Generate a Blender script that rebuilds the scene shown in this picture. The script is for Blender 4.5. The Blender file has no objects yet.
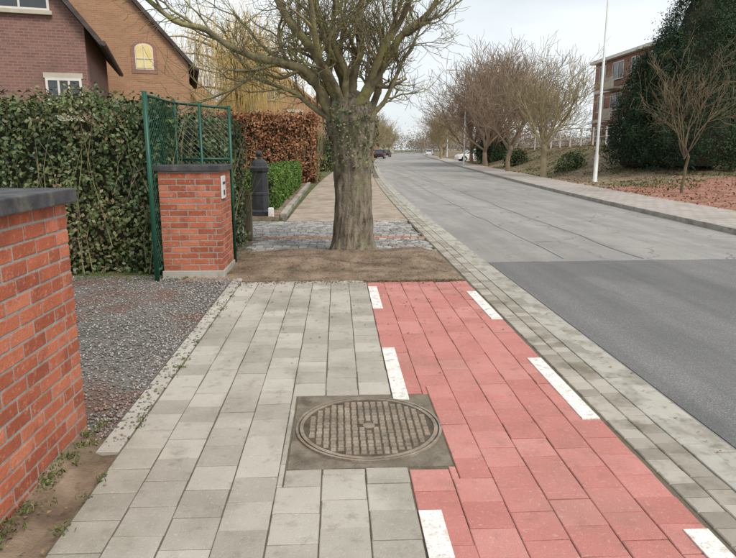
import bpy, math, random
import numpy as np
from mathutils import Vector, noise as mn
random.seed(7); rs=np.random.RandomState(7)
scene=bpy.context.scene
col=scene.collection

# ---------------------------------------------------------------- materials
def c4(c): return (c[0],c[1],c[2],1.0)
def base(name,rough=.9,metal=0,spec=.3):
    m=bpy.data.materials.new(name); m.use_nodes=True
    nt=m.node_tree; b=nt.nodes['Principled BSDF']
    b.inputs['Roughness'].default_value=rough; b.inputs['Metallic'].default_value=metal
    b.inputs['Specular IOR Level'].default_value=spec
    return m,nt,b
def mixc(nt,f,a,b,mode='MIX'):
    n=nt.nodes.new('ShaderNodeMix'); n.data_type='RGBA'; n.blend_type=mode
    for i,s in ((0,f),(6,a),(7,b)):
        if isinstance(s,(int,float)): n.inputs[i].default_value=s
        elif isinstance(s,tuple): n.inputs[i].default_value=c4(s)
        else: nt.links.new(s,n.inputs[i])
    return n.outputs[2]
def math_(nt,op,a,b=0.0):
    n=nt.nodes.new('ShaderNodeMath'); n.operation=op
    for i,s in ((0,a),(1,b)):
        if isinstance(s,(int,float)): n.inputs[i].default_value=s
        else: nt.links.new(s,n.inputs[i])
    return n.outputs[0]
def noise_(nt,vec,scale,detail=6,rough=.6):
    n=nt.nodes.new('ShaderNodeTexNoise'); n.inputs['Scale'].default_value=scale
    n.inputs['Detail'].default_value=detail; n.inputs['Roughness'].default_value=rough
    nt.links.new(vec,n.inputs['Vector']); return n.outputs['Fac']
def ramp_(nt,fac,stops):
    r=nt.nodes.new('ShaderNodeValToRGB'); e=r.color_ramp.elements
    while len(e)<len(stops): e.new(.5)
    for i,(p,c) in enumerate(stops): e[i].position=p; e[i].color=c4(c)
    nt.links.new(fac,r.inputs[0]); return r.outputs[0]
def coords(nt,stretch=(1,1,1)):
    t=nt.nodes.new('ShaderNodeTexCoord'); m=nt.nodes.new('ShaderNodeMapping')
    m.inputs['Scale'].default_value=stretch
    nt.links.new(t.outputs['Object'],m.inputs[0]); return m.outputs[0]
def bump_(nt,b,h,strength,dist=.01):
    n=nt.nodes.new('ShaderNodeBump'); n.inputs['Strength'].default_value=strength
    n.inputs['Distance'].default_value=dist
    nt.links.new(h,n.inputs['Height']); nt.links.new(n.outputs[0],b.inputs['Normal'])
def mk(name,cols,scale=5,rough=.9,bump=.3,bscale=40,bdist=.01,w=0.0,stains=(),detail=4,stretch=(1,1,1),metal=0,spec=.3):
    m,nt,b=base(name,rough,metal,spec); v=coords(nt,stretch)
    f=noise_(nt,v,scale,detail)
    lo,hi=(.32,.68) if w==0 else (.15,.85)
    if w>0:
        a=nt.nodes.new('ShaderNodeAttribute'); a.attribute_name='rnd'
        f=math_(nt,'ADD',math_(nt,'MULTIPLY',f,1-w),math_(nt,'MULTIPLY',a.outputs['Fac'],w))
    n=len(cols)
    c=ramp_(nt,f,[(lo+(hi-lo)*i/max(1,n-1),cols[i]) for i in range(n)]) if n>1 else ramp_(nt,f,[(0,cols[0]),(1,cols[0])])
    for (sc,colr,amt,th) in stains:
        s=noise_(nt,v,sc,4 if sc<20 else 2,.65)
        k=ramp_(nt,s,[(th,(0,0,0)),(min(1,th+.14),(amt,amt,amt))])
        c=mixc(nt,k,c,tuple(colr))
    nt.links.new(c,b.inputs['Base Color'])
    if bump: bump_(nt,b,noise_(nt,v,bscale,3,.7),bump,bdist)
    return m
def brickmat(name,c1,c2,mortar,bw=.22,rh=.075,ms=.01,wall=True,stain=(.1,.08,.06),bump=.4):
    m,nt,b=base(name,.9); t=nt.nodes.new('ShaderNodeTexCoord')
    v=t.outputs['Object']
    if wall:
        s=nt.nodes.new('ShaderNodeSeparateXYZ'); nt.links.new(v,s.inputs[0])
        cm=nt.nodes.new('ShaderNodeCombineXYZ')
        nt.links.new(math_(nt,'ADD',s.outputs[0],s.outputs[1]),cm.inputs[0]); nt.links.new(s.outputs[2],cm.inputs[1]); v2=cm.outputs[0]
    else: v2=v
    br=nt.nodes.new('ShaderNodeTexBrick'); nt.links.new(v2,br.inputs['Vector'])
    br.inputs['Scale'].default_value=1; br.inputs['Brick Width'].default_value=bw; br.inputs['Row Height'].default_value=rh
    br.inputs['Mortar Size'].default_value=ms; br.inputs['Color1'].default_value=c4(c1); br.inputs['Color2'].default_value=c4(c2); br.inputs['Mortar'].default_value=c4(mortar)
    k=ramp_(nt,noise_(nt,v,1.3,4),[(.45,(0,0,0)),(.75,(.5,.5,.5))])
    nt.links.new(mixc(nt,k,br.outputs['Color'],stain),b.inputs['Base Color'])
    bump_(nt,b,br.outputs['Fac'],-bump,.01)
    return m

M={}
M['grey']=mk('grey_paver',[(.30,.275,.235),(.40,.37,.32),(.48,.45,.395)],3,bump=.5,bscale=120,w=.5,stains=[(1.1,(.22,.20,.155),.55,.5),(9,(.19,.165,.13),.45,.55),(45,(.60,.57,.52),.35,.6),(2.3,(.15,.135,.11),.5,.61)])
M['red']=mk('red_paver',[(.41,.155,.13),(.49,.20,.175),(.55,.26,.23)],3,bump=.5,bscale=120,w=.4,stains=[(1.3,(.36,.18,.15),.5,.5),(9,(.28,.145,.12),.45,.55),(45,(.60,.40,.35),.4,.58),(2.1,(.26,.14,.115),.5,.6)])
M['joint']=mk('joint_dirt',[(.09,.073,.055),(.15,.125,.09),(.12,.12,.065)],6,bump=.8,bscale=90)
M['white']=mk('white_paint',[(.66,.64,.59),(.82,.80,.77)],8,rough=.7,bump=.2,stains=[(14,(.47,.41,.36),.8,.52),(70,(.45,.36,.32),.85,.56)])
M['edge']=mk('concrete_edging',[(.35,.33,.285),(.48,.45,.40)],6,w=.4,stains=[(5,(.19,.17,.125),.6,.52)])
M['smallp']=mk('kerb_paver',[(.24,.21,.175),(.33,.30,.255),(.42,.385,.335)],5,w=.6,stains=[(3,(.15,.135,.095),.7,.5)])
M['kerb']=mk('kerb_concrete',[(.33,.31,.275),(.45,.425,.375)],5,w=.3,stains=[(3,(.19,.17,.135),.6,.46),(12,(.16,.14,.11),.5,.56)])
M['brickp']=mk('orange_brick',[(.29,.078,.04),(.41,.12,.062),(.52,.185,.105)],9,bump=.6,bscale=70,w=.6,stains=[(5,(.22,.065,.04),.7,.52),(30,(.56,.32,.23),.45,.57),(2,(.28,.15,.10),.6,.56)])
M['mortar']=mk('mortar',[(.24,.225,.20),(.34,.32,.29)],20,bump=.6)
M['slate']=mk('slate_cap',[(.035,.036,.042),(.08,.08,.085)],9,rough=.6,stains=[(6,(.15,.145,.12),.6,.52)])
M['dirt']=mk('bare_soil',[(.11,.076,.052),(.20,.145,.10),(.29,.22,.16)],3,bump=.8,bscale=30,bdist=.02,stains=[(1.2,(.10,.10,.055),.5,.58)])
M['sand']=mk('sandy_path',[(.25,.19,.14),(.34,.275,.215),(.43,.36,.295)],2.5,bump=.7,bscale=60,stains=[(.8,(.18,.15,.095),.6,.52),(6,(.15,.115,.08),.5,.58)])
M['gravelbase']=mk('gravel_bed',[(.10,.09,.08),(.21,.195,.175),(.33,.31,.285)],70,bump=1,bscale=90,bdist=.02,detail=3,stains=[(1.0,(.20,.10,.07),.7,.50),(.7,(.075,.08,.045),.6,.56)])
M['stone']=mk('gravel_stone',[(.11,.10,.092),(.25,.235,.215),(.43,.41,.38)],5,w=.8,bump=0,stains=[(1.0,(.25,.13,.095),.7,.50)])
M['sett']=mk('stone_sett',[(.18,.17,.16),(.30,.29,.275),(.42,.405,.375)],6,w=.7,stains=[(3,(.15,.13,.095),.5,.53)])
M['redsett']=mk('red_sett',[(.31,.15,.105),(.41,.22,.16)],6,w=.7)
M['grass']=mk('grass_ground',[(.06,.075,.025),(.10,.115,.04),(.15,.14,.065)],1.5,bump=1,bscale=30,bdist=.03)
M['mulch']=mk('bank_soil',[(.15,.11,.07),(.24,.18,.12),(.31,.25,.17)],1.2,bump=1,bscale=12,bdist=.06,stains=[(.35,(.10,.115,.04),.8,.5)])
M['redmulch']=mk('red_bark_mulch',[(.22,.095,.065),(.33,.155,.115),(.40,.23,.17)],2,bump=1,bscale=25,bdist=.03)
M['tiles_r']=brickmat('far_pavement_tiles',(.42,.38,.345),(.36,.315,.285),(.23,.20,.17),.3,.3,.012,wall=False,stain=(.22,.18,.14))
M['twig']=mk('twig_bark',[(.12,.105,.07),(.23,.20,.115),(.34,.30,.16)],5,bump=1,bscale=30,bdist=.02,stains=[(2.5,(.30,.30,.11),.7,.5),(9,(.07,.06,.045),.6,.56)])
M['brown']=mk('brown_twig',[(.20,.145,.105),(.31,.23,.165)],1,bump=0)
M['olive']=mk('olive_twig',[(.25,.205,.125),(.38,.315,.19)],1,bump=0)
M['darktwig']=mk('dark_twig',[(.11,.085,.06),(.20,.16,.09)],1,bump=0)
M['willow']=mk('willow_strand',[(.46,.32,.11),(.62,.46,.18),(.72,.57,.28)],.7,bump=0)
M['ivy']=mk('hedge_leaf',[(.024,.044,.015),(.055,.092,.028),(.10,.145,.045),(.15,.175,.065),(.22,.17,.09)],1.5,rough=.5,w=.75,bump=0,spec=.5)
M['beech']=mk('beech_leaf',[(.16,.065,.035),(.31,.14,.07),(.43,.23,.125)],1.2,w=.75,bump=0)
M['box']=mk('box_leaf',[(.05,.10,.018),(.10,.18,.035),(.17,.26,.06)],1.2,w=.75,bump=0)
M['conifer']=mk('conifer_leaf',[(.014,.032,.018),(.035,.068,.035),(.075,.12,.055)],.7,w=.6,bump=0)
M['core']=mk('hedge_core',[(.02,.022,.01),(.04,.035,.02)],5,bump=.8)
M['dryleaf']=mk('dry_leaf',[(.14,.08,.045),(.28,.17,.10),(.38,.28,.18)],3,w=.8,bump=0)
M['tuft']=mk('grass_blade',[(.06,.09,.022),(.12,.16,.045),(.22,.20,.09)],2,w=.7,bump=0)
M['green']=mk('green_coated_steel',[(.005,.065,.042),(.010,.095,.06)],4,rough=.45,bump=0,spec=.5)
M['iron']=mk('cast_iron',[(.15,.12,.09),(.26,.215,.165),(.37,.31,.24)],7,rough=.6,metal=.1,bump=.6,bscale=90,stains=[(6,(.28,.19,.12),.5,.5),(16,(.09,.07,.05),.6,.55)],spec=.5)
M['irondark']=mk('manhole_recess',[(.06,.046,.033),(.12,.095,.068)],14,rough=.9)
M['frame']=mk('manhole_frame_concrete',[(.11,.09,.068),(.18,.15,.115),(.26,.225,.18)],8,bump=.9,bscale=60,stains=[(4,(.08,.085,.05),.5,.55)])
M['black']=mk('black_paint',[(.014,.015,.019),(.035,.035,.04)],6,rough=.45,bump=.2,spec=.5)
M['wood']=mk('weathered_wood',[(.13,.11,.065),(.24,.20,.14)],6,stretch=(4,4,.4),bump=.6)
M['plate']=mk('pale_plastic',[(.6,.62,.64),(.7,.72,.74)],4,rough=.4,bump=0)
M['metal']=mk('galvanised_steel',[(.55,.57,.56),(.68,.69,.68)],3,rough=.5,bump=0,metal=.1)
M['brick1']=brickmat('brown_purple_brick',(.28,.135,.11),(.21,.10,.088),(.26,.20,.17))
M['brick2']=brickmat('orange_brown_brick',(.44,.24,.13),(.36,.18,.10),(.37,.28,.20),stain=(.29,.17,.10))
M['brick3']=brickmat('red_wall_brick',(.40,.18,.13),(.33,.14,.105),(.33,.26,.21))
M['roofd']=mk('dark_roof_slate',[(.05,.04,.038),(.10,.08,.075)],2,rough=.7,stretch=(1,1,4),stains=[(1,(.13,.115,.10),.4,.5)])
M['roofo']=mk('orange_roof_tiles',[(.32,.17,.10),(.45,.26,.155)],2,stretch=(1,1,5),stains=[(1,(.27,.19,.12),.5,.5)])
M['glass']=mk('window_glass',[(.03,.035,.04),(.06,.07,.08)],.6,rough=.08,bump=0,spec=.8)
M['wframe']=mk('white_window_frame',[(.6,.58,.53),(.72,.7,.66)],3,rough=.5,bump=0)
M['lstone']=mk('pale_stone',[(.42,.38,.31),(.55,.5,.42)],3)
M['winglow']=mk('yellow_window_glow',[(.75,.58,.2),(.85,.75,.45)],5,bump=0)  # glow of the arched window, put into the pane's colour as bright yellow
M['carw']=mk('white_car_paint',[(.7,.71,.72),(.75,.76,.77)],1,rough=.25,bump=0,spec=.6)
M['card']=mk('dark_car_paint',[(.02,.022,.03),(.03,.032,.04)],1,rough=.25,bump=0,spec=.6)
M['rubber']=mk('tyre_rubber',[(.015,.015,.015),(.03,.03,.03)],5,bump=0)
M['lamp_r']=mk('red_lens',[(.4,.02,.02),(.5,.03,.03)],1,bump=0,rough=.3)
M['far']=mk('distant_tree_twigs',[(.20,.17,.14),(.28,.24,.20),(.34,.30,.24)],.08,w=.6,bump=0)
M['tar']=mk('tar_seam',[(.07,.068,.066),(.12,.115,.108)],12,rough=.8,bump=.3)
m,nt,b=base('bark',.95); v=coords(nt,(1,1,.30)); v1=coords(nt)
n1=noise_(nt,v,14,6,.7); n2=noise_(nt,v1,3,4,.6); n3=noise_(nt,v1,50,3,.7)
c=ramp_(nt,n1,[(.36,(.05,.04,.03)),(.47,(.18,.145,.11)),(.62,(.32,.27,.21))])
c=mixc(nt,ramp_(nt,n2,[(.46,(0,0,0)),(.66,(.65,)*3)]),c,(.20,.20,.11))
c=mixc(nt,ramp_(nt,n3,[(.55,(0,0,0)),(.7,(.5,)*3)]),c,(.38,.35,.28))
nt.links.new(c,b.inputs['Base Color']); bump_(nt,b,math_(nt,'ADD',n1,math_(nt,'MULTIPLY',n3,.3)),.9,.05); M['bark']=m

def asphalt(name,c,cr,speck):
    m,nt,b=base(name,.85); v=coords(nt)
    f=noise_(nt,v,1.1,6,.6); cc=ramp_(nt,f,[(.3,c[0]),(.7,c[1])])
    s=noise_(nt,v,120,3,.6); cc=mixc(nt,ramp_(nt,s,[(.50,(0,0,0)),(.66,(speck,)*3)]),cc,(.48,.46,.43))
    s=noise_(nt,v,90,2,.6); cc=mixc(nt,ramp_(nt,s,[(.54,(0,0,0)),(.7,(.6,.6,.6))]),cc,tuple(x*.45 for x in c[0]))
    v2=coords(nt,(1.3,.05,1)); cc=mixc(nt,ramp_(nt,noise_(nt,v2,1.4,3),[(.42,(0,0,0)),(.62,(.45,)*3)]),cc,tuple(x*.68 for x in c[0]))
    v3=coords(nt,(1,.35,1)); cc=mixc(nt,ramp_(nt,noise_(nt,v3,.55,5,.7),[(.52,(0,0,0)),(.58,(.35,)*3)]),cc,tuple(x*.72 for x in c[0]))
    if cr:
        d=nt.nodes.new('ShaderNodeTexNoise'); d.inputs['Scale'].default_value=1.2; d.inputs['Detail'].default_value=5
        nt.links.new(v,d.inputs['Vector'])
        vm=nt.nodes.new('ShaderNodeVectorMath'); vm.operation='MULTIPLY_ADD'
        nt.links.new(d.outputs['Color'],vm.inputs[0]); vm.inputs[1].default_value=(1.1,1.1,0); nt.links.new(v,vm.inputs[2])
        vo=nt.nodes.new('ShaderNodeTexVoronoi'); vo.feature='DISTANCE_TO_EDGE'; vo.inputs['Scale'].default_value=.8
        nt.links.new(vm.outputs[0],vo.inputs['Vector'])
        k=ramp_(nt,vo.outputs['Distance'],[(.005,(1,1,1)),(.018,(0,0,0))])
        g=ramp_(nt,noise_(nt,v,.5,2),[(.42,(0,0,0)),(.58,(.65,.65,.65))])
        cc=mixc(nt,mixc(nt,1.0,k,g,'MULTIPLY'),cc,(.12,.11,.10))
    nt.links.new(cc,b.inputs['Base Color']); bump_(nt,b,noise_(nt,v,120,2,.7),.6,.008)
    return m
M['asnew']=asphalt('asphalt_new',((.135,.134,.134),(.175,.172,.170)),False,.45)
M['asold']=asphalt('asphalt_old',((.27,.256,.24),(.35,.335,.315)),True,.3)

# ---------------------------------------------------------------- builders
def link(name,me,mat,parent=None,smooth=False):
    o=bpy.data.objects.new(name,me); col.objects.link(o)
    if mat: me.materials.append(mat)
    if parent: o.parent=parent
    if smooth: me.polygons.foreach_set('use_smooth',[True]*len(me.polygons))
    return o
def np_mesh(name,V,F,mat,rnd=None,parent=None,smooth=False):
    V=np.asarray(V,dtype=np.float32); F=np.asarray(F,dtype=np.int32); k=F.shape[1]
    me=bpy.data.meshes.new(name); me.vertices.add(len(V)); me.vertices.foreach_set('co',V.ravel())
    me.loops.add(F.size); me.loops.foreach_set('vertex_index',F.ravel())
    me.polygons.add(len(F)); me.polygons.foreach_set('loop_start',np.arange(0,F.size,k,dtype=np.int32))
    me.update(calc_edges=True)
    if rnd is not None:
        a=me.attributes.new('rnd','FLOAT','FACE'); a.data.foreach_set('value',np.asarray(rnd,dtype=np.float32))
    me.validate()
    return link(name,me,mat,parent,smooth)
class MB:
    def __init__(s): s.V=[];s.F=[];s.R=[]
    def face(s,pts,r=None):
        n=len(s.V); s.V+= [tuple(p) for p in pts]; s.F.append(tuple(range(n,n+len(pts)))); s.R.append(random.random() if r is None else r)
    def box(s,x0,x1,y0,y1,z0,z1,r=None):
        r=random.random() if r is None else r; n=len(s.V)
        s.V+=[(x0,y0,z0),(x1,y0,z0),(x1,y1,z0),(x0,y1,z0),(x0,y0,z1),(x1,y0,z1),(x1,y1,z1),(x0,y1,z1)]
        f=[(0,3,2,1),(4,5,6,7),(0,1,5,4),(1,2,6,5),(2,3,7,6),(3,0,4,7)]
        for q in f: s.F.append(tuple(n+i for i in q)); s.R.append(r)
    def paver(s,x0,x1,y0,y1,z,b=.004,dep=.03,tilt=.0012):
        r=random.random(); n=len(s.V); zz=[z+random.uniform(-tilt,tilt) for _ in range(4)]
        A=[(x0+b,y0+b),(x1-b,y0+b),(x1-b,y1-b),(x0+b,y1-b)]; O=[(x0,y0),(x1,y0),(x1,y1),(x0,y1)]
        s.V+=[(A[i][0],A[i][1],zz[i]) for i in range(4)]+[(O[i][0],O[i][1],zz[i]-b) for i in range(4)]+[(O[i][0],O[i][1],z-dep) for i in range(4)]
        s.F.append((n,n+1,n+2,n+3)); s.R.append(r)
        for i in range(4):
            j=(i+1)%4
            s.F.append((n+4+i,n+4+j,n+j,n+i)); s.F.append((n+8+i,n+8+j,n+4+j,n+4+i)); s.R+=[r,r]
    def tube(s,P,R,sides=5,cap=False):
        P=np.asarray(P,dtype=float); n0=len(s.V); N=len(P)
        T=np.gradient(P,axis=0); T/= (np.linalg.norm(T,axis=1)[:,None]+1e-9)
        d=P[-1]-P[0]; ref=np.array([1.,0,0]) if abs(d[0])<=min(abs(d[1]),abs(d[2])) or abs(d[0])<.4*np.linalg.norm(d) else np.array([0,1.,0])
        U=np.cross(T,ref); U/=(np.linalg.norm(U,axis=1)[:,None]+1e-9); W=np.cross(T,U)
        a=np.arange(sides)*2*math.pi/sides
        R=np.broadcast_to(np.asarray(R,dtype=float),(N,))
        ring=P[:,None,:]+R[:,None,None]*(np.cos(a)[None,:,None]*U[:,None,:]+np.sin(a)[None,:,None]*W[:,None,:])
        s.V+=[tuple(v) for v in ring.reshape(-1,3).tolist()]
        r=random.random()
        for i in range(N-1):
            for j in range(sides):
                k=(j+1)%sides
                s.F.append((n0+i*sides+j,n0+i*sides+k,n0+(i+1)*sides+k,n0+(i+1)*sides+j)); s.R.append(r)
        if cap:
            s.F.append(tuple(n0+j for j in range(sides))[::-1]); s.F.append(tuple(n0+(N-1)*sides+j for j in range(sides))); s.R+=[r,r]
    def lathe(s,cx,cy,prof,sides=16,rot=0):
        n0=len(s.V); r=random.random()
        for rr,z in prof:
            for j in range(sides):
                a=rot+j*2*math.pi/sides; s.V.append((cx+rr*math.cos(a),cy+rr*math.sin(a),z))
        for i in range(len(prof)-1):
            for j in range(sides):
                k=(j+1)%sides; s.F.append((n0+i*sides+j,n0+i*sides+k,n0+(i+1)*sides+k,n0+(i+1)*sides+j)); s.R.append(r)
        s.F.append(tuple(n0+j for j in range(sides))[::-1]); s.R.append(r)
        m=n0+(len(prof)-1)*sides; s.F.append(tuple(m+j for j in range(sides))); s.R.append(r)
    def obj(s,name,mat,parent=None,smooth=False,bevel=0):
        me=bpy.data.meshes.new(name); me.from_pydata(s.V,[],s.F)
        a=me.attributes.new('rnd','FLOAT','FACE'); a.data.foreach_set('value',s.R)
        o=link(name,me,mat,parent,smooth)
        if bevel:
            b=o.modifiers.new('bevel','BEVEL'); b.width=bevel; b.segments=2; b.limit_method='ANGLE'
        return o
def empty(name,loc=(0,0,0),rz=0):
    e=bpy.data.objects.new(name,None); e.location=loc; e.rotation_euler=(0,0,rz); e.empty_display_size=.3; col.objects.link(e); return e
def grid(name,x0,x1,y0,y1,nx,ny,zf,mat,xf0=None,xf1=None,thick=.12):
    V=[];F=[]
    for j in range(ny+1):
        y=y0+(y1-y0)*j/ny
        a=xf0(y) if xf0 else x0; b=xf1(y) if xf1 else x1
        for i in range(nx+1):
            x=a+(b-a)*i/nx; V.append((x,y,zf(x,y) if callable(zf) else zf))
    W=nx+1
    for j in range(ny):
        for i in range(nx): F.append((j*W+i,j*W+i+1,(j+1)*W+i+1,(j+1)*W+i))
    per=[i for i in range(W)]+[j*W+nx for j in range(1,ny+1)]+[ny*W+i for i in range(nx-1,-1,-1)]+[j*W for j in range(ny-1,0,-1)]
    n=len(V)
    for p in per: V.append((V[p][0],V[p][1],V[p][2]-thick))
    for k in range(len(per)):
        l=(k+1)%len(per); F.append((per[k],n+k,n+l,per[l]))
    me=bpy.data.meshes.new(name); me.from_pydata(V,[],F); o=link(name,me,mat); return o
def leaves(name,P,N,size,mat,asp=.62,parent=None,sj=.35,rnd=None,align=.6):
    P=np.asarray(P);n=len(P)
    nn=np.asarray(N)*align+rs.normal(size=(n,3))*(1-align); nn/=np.linalg.norm(nn,axis=1)[:,None]+1e-9
    t=np.cross(nn,rs.normal(size=(n,3))); t/=np.linalg.norm(t,axis=1)[:,None]+1e-9; b=np.cross(nn,t)
    s=(size*(1+rs.uniform(-sj,sj,n)))[:,None]
    V=np.stack([P-t*s*.5,P+b*s*asp*.5+nn*s*.08,P+t*s*.5-nn*s*.1,P-b*s*asp*.5+nn*s*.08],1).reshape(-1,3)
    F=np.arange(n*4).reshape(n,4)
    return np_mesh(name,V,F,mat,rs.uniform(size=n) if rnd is None else rnd,parent)
def nz(p,s): return mn.noise(Vector((p[0]*s,p[1]*s,p[2]*s)))
def hedge(name,x0,x1,y0,y1,z0,z1,dens,size,mat,depth=.12,wav=.08,stems=True):
    e=empty(name)
    dims=[((y1-y0)*(z1-z0),0),((y1-y0)*(z1-z0),1),((x1-x0)*(z1-z0),2),((x1-x0)*(z1-z0)*.6,3),((x1-x0)*(y1-y0),4)]
    P=[];N=[]
    for A,k in dims:
        n=int(A*dens); u=rs.uniform(size=n); v=rs.uniform(size=n)
        X=x0+(x1-x0)*u; Y=y0+(y1-y0)*u; Z=z0+(z1-z0)*v
        if k==0: p=np.stack([np.full(n,x0),Y,Z],1); q=(-1,0,.3)
        if k==1: p=np.stack([np.full(n,x1),Y,Z],1); q=(1,0,.3)
        if k==2: p=np.stack([X,np.full(n,y0),Z],1); q=(0,-1,.3)
        if k==3: p=np.stack([X,np.full(n,y1),Z],1); q=(0,1,.3)
        if k==4: p=np.stack([X,y0+(y1-y0)*v,np.full(n,z1)],1); q=(0,0,1)
        q=np.tile(np.array(q,float),(n,1))
        off=np.array([nz(a,1.6)*wav*1.6+nz(a,5)*wav for a in p])-np.abs(rs.normal(size=n))*depth*.6+rs.uniform(size=n)**6*depth*1.2
        P.append(p+q*off[:,None]); N.append(q)
    P=np.concatenate(P);N=np.concatenate(N)
    r=np.clip(np.array([.42+.6*nz(a,1.1)+.35*nz(a,3) for a in P])+rs.normal(size=len(P))*.24,0,1)
    leaves('foliage',P,N,size,mat,parent=e,rnd=r)
    m=MB(); g=.13+wav; m.box(x0+g,x1-g,y0+g,y1-g,z0,z1-g); m.obj('inner_shade_box',M['core'],e)  # solid dark box stands in for the shade deep inside the hedge
    if stems:
        m=MB()
        for i in range(int((x1-x0+y1-y0)*20)):
            side=random.choice([0,1,2,0])
            if side==0: x,y=random.uniform(x0,x1),y0+random.uniform(-.05,.08)
            elif side==1: x,y=x1-random.uniform(-.05,.08),random.uniform(y0,y1)
            else: x,y=random.uniform(x0,x1),random.uniform(y0,y1)
            h=z1*random.uniform(.5,1.06); b=z0 if random.random()<.5 else z0+random.uniform(.3,1.2)
            h=max(h,b+.3); lx=random.uniform(-.12,.12)
            P=[(x+lx*k+random.uniform(-.05,.05),y+random.uniform(-.04,.04),b+(h-b)*k/4) for k in range(5)]
            m.tube(P,[.008,.007,.005,.004,.002],3)
        m.obj('stems',M['twig'],e)
    return e

# ---------------------------------------------------------------- road curve
ys=np.arange(-20,341,1.0)
def sm(pts):
    a=np.interp(ys,[p[0] for p in pts],[p[1] for p in pts]); k=15
    ap=np.pad(a,k,mode='edge'); ap[-k:]=a[-1]+(a[-1]-a[-2])*np.arange(1,k+1)
    return np.convolve(ap,np.ones(2*k+1)/(2*k+1),'valid')
LA=sm([(-20,1.95),(20,1.95),(28,2.1),(47,2.95),(69,4.1),(91,5.6),(130,9),(169,12.8),(230,21),(340,40)])
RA=sm([(-20,7.3),(11,7.35),(18,7.8),(35,9.2),(47,10.3),(70,12.4),(91,14.9),(130,18.5),(169,23),(230,32),(340,52)])
Lx=lambda y: float(np.interp(y,ys,LA)); Rx=lambda y: float(np.interp(y,ys,RA))
RZ=-.06

V=[(-700,-300,-.2),(700,-300,-.2),(700,900,-.2),(-700,900,-.2)]
me=bpy.data.meshes.new('ground'); me.from_pydata(V,[],[(0,1,2,3)]); link('ground',me,M['grass'])
grid('asphalt_road',0,0,-20,340,4,240,RZ,M['asold'],Lx,Rx)
V=[];F=[]
nx=60
for i in range(nx+1):
    x=2.17+(7.36-2.17)*i/nx; e_=8.75+.12*(x-2.2)/5+.05*mn.noise(Vector((x*3,0,0)))+.03*mn.noise(Vector((x*11,0,0)))
    V+=[(x,-20,RZ+.005),(x,e_,RZ+.005)]
for i in range(nx): F.append((2*i,2*i+2,2*i+3,2*i+1))
me=bpy.data.meshes.new('asphalt_road_patch'); me.from_pydata(V,[],F); link('asphalt_road_patch',me,M['asnew'])
m=MB()
for (x,a,b,wd) in [(4.55,8.95,60,.018),(3.35,9,30,.012)]:
    yy=a
    while yy<b:
        x0=x+.09*mn.noise(Vector((yy*.7,x,0)))+(Lx(yy)-1.95); x1=x+.09*mn.noise(Vector(((yy+.25)*.7,x,0)))+(Lx(yy+.25)-1.95)
        w0=wd*(.5+abs(mn.noise(Vector((yy*3,x,1))))*1.6); w1=wd*(.5+abs(mn.noise(Vector(((yy+.25)*3,x,1))))*1.6)
        m.face([(x0,yy,RZ+.004),(x0+w0,yy,RZ+.004),(x1+w1,yy+.25,RZ+.004),(x1,yy+.25,RZ+.004)]); yy+=.25
m.obj('tar_seams',M['tar'])
m=MB(); y=-8
while y<120:
    L=1.0 if y<60 else 3
    m_=y+L-.012
    a,b=Lx(y),Lx(m_); r=random.random()
    for (o0,o1,z0,z1) in ((-.12,0,-.14,0.0+random.uniform(-.003,.003)),(.004,.20,-.14,RZ+.007)):
        n=len(m.V); m.V+=[(a+o0,y,z0),(a+o1,y,z0),(b+o1,m_,z0),(b+o0,m_,z0),(a+o0,y,z1),(a+o1,y,z1),(b+o1,m_,z1),(b+o0,m_,z1)]
        for q in [(4,5,6,7),(0,1,5,4),(1,2,6,5),(2,3,7,6),(3,0,4,7)]: m.F.append(tuple(n+i for i in q)); m.R.append(r)
    y+=L
m.obj('kerb',M['kerb'],bevel=.006)
grid('kerb_bed',0,0,-8,340,1,200,-.010,M['joint'],lambda y:Lx(y)-.42,lambda y:Lx(y)-.13,thick=.12)
m=MB(); y=-3
while y<34:
    x=Lx(y)-.125
    for k in range(2):
        m.paver(x-.135*(k+1)+.004,x-.135*k-.002,y+.06*k,y+.112+.06*k,0,.005,.02,.003)
    y+=.118
m.obj('kerb_pavers',M['smallp'])

# ---------------------------------------------------------------- sidewalk
HX0,HX1,HY0,HY1=-.27,.575,2.82,3.76
def clip(x0,x1,y0,y1):
    if x1<=HX0 or x0>=HX1 or y1<=HY0 or y0>=HY1: return [(x0,x1,y0,y1)]
    out=[]
    if x0<HX0: out.append((x0,HX0,y0,y1))
    if x1>HX1: out.append((HX1,x1,y0,y1))
    a,b=max(x0,HX0),min(x1,HX1)
    if y0<HY0: out.append((a,b,y0,HY0))
    if y1>HY1: out.append((a,b,HY1,y1))
    return [q for q in out if q[1]-q[0]>.025 and q[3]-q[2]>.025]
def pave_cols(name,x0,x1,y0,y1,n,l,mat,gap=.007):
    m=MB(); w=(x1-x0)/n
    for i in range(n):
        y=y0-(l/2 if i%2 else 0)-random.uniform(0,.02)
        while y<y1:
            ll=l+random.uniform(-.003,.003)
            a=max(y,y0); b=min(y+ll,y1)
            if b-a>.04:
                for q in clip(x0+i*w,x0+(i+1)*w,a,b):
                    j=random.uniform(-.002,.002)
                    m.paver(q[0]+gap/2+j,q[1]-gap/2+j,q[2]+gap/2,q[3]-gap/2,random.uniform(-.002,.002),.0035,tilt=.002)
            y+=ll
    m.obj(name,mat)
pave_cols('grey_pavement',-1.15,.335,-3,7.2,7,.218,M['grey'],.006)
pave_cols('red_cycle_path',.338,1.53,-3,7.2,6,.2,M['red'],.004)
m=MB(); m.box(-1.16,1.528,-3,7.21,-.15,-.0075); m.obj('pavement_bed',M['joint'])
m=MB()
for a,b in ((-.85,.2),(1.4,2.43),(3.66,4.7),(5.95,6.95)): m.box(.34,.44,a,b,-.002,.006)
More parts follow.
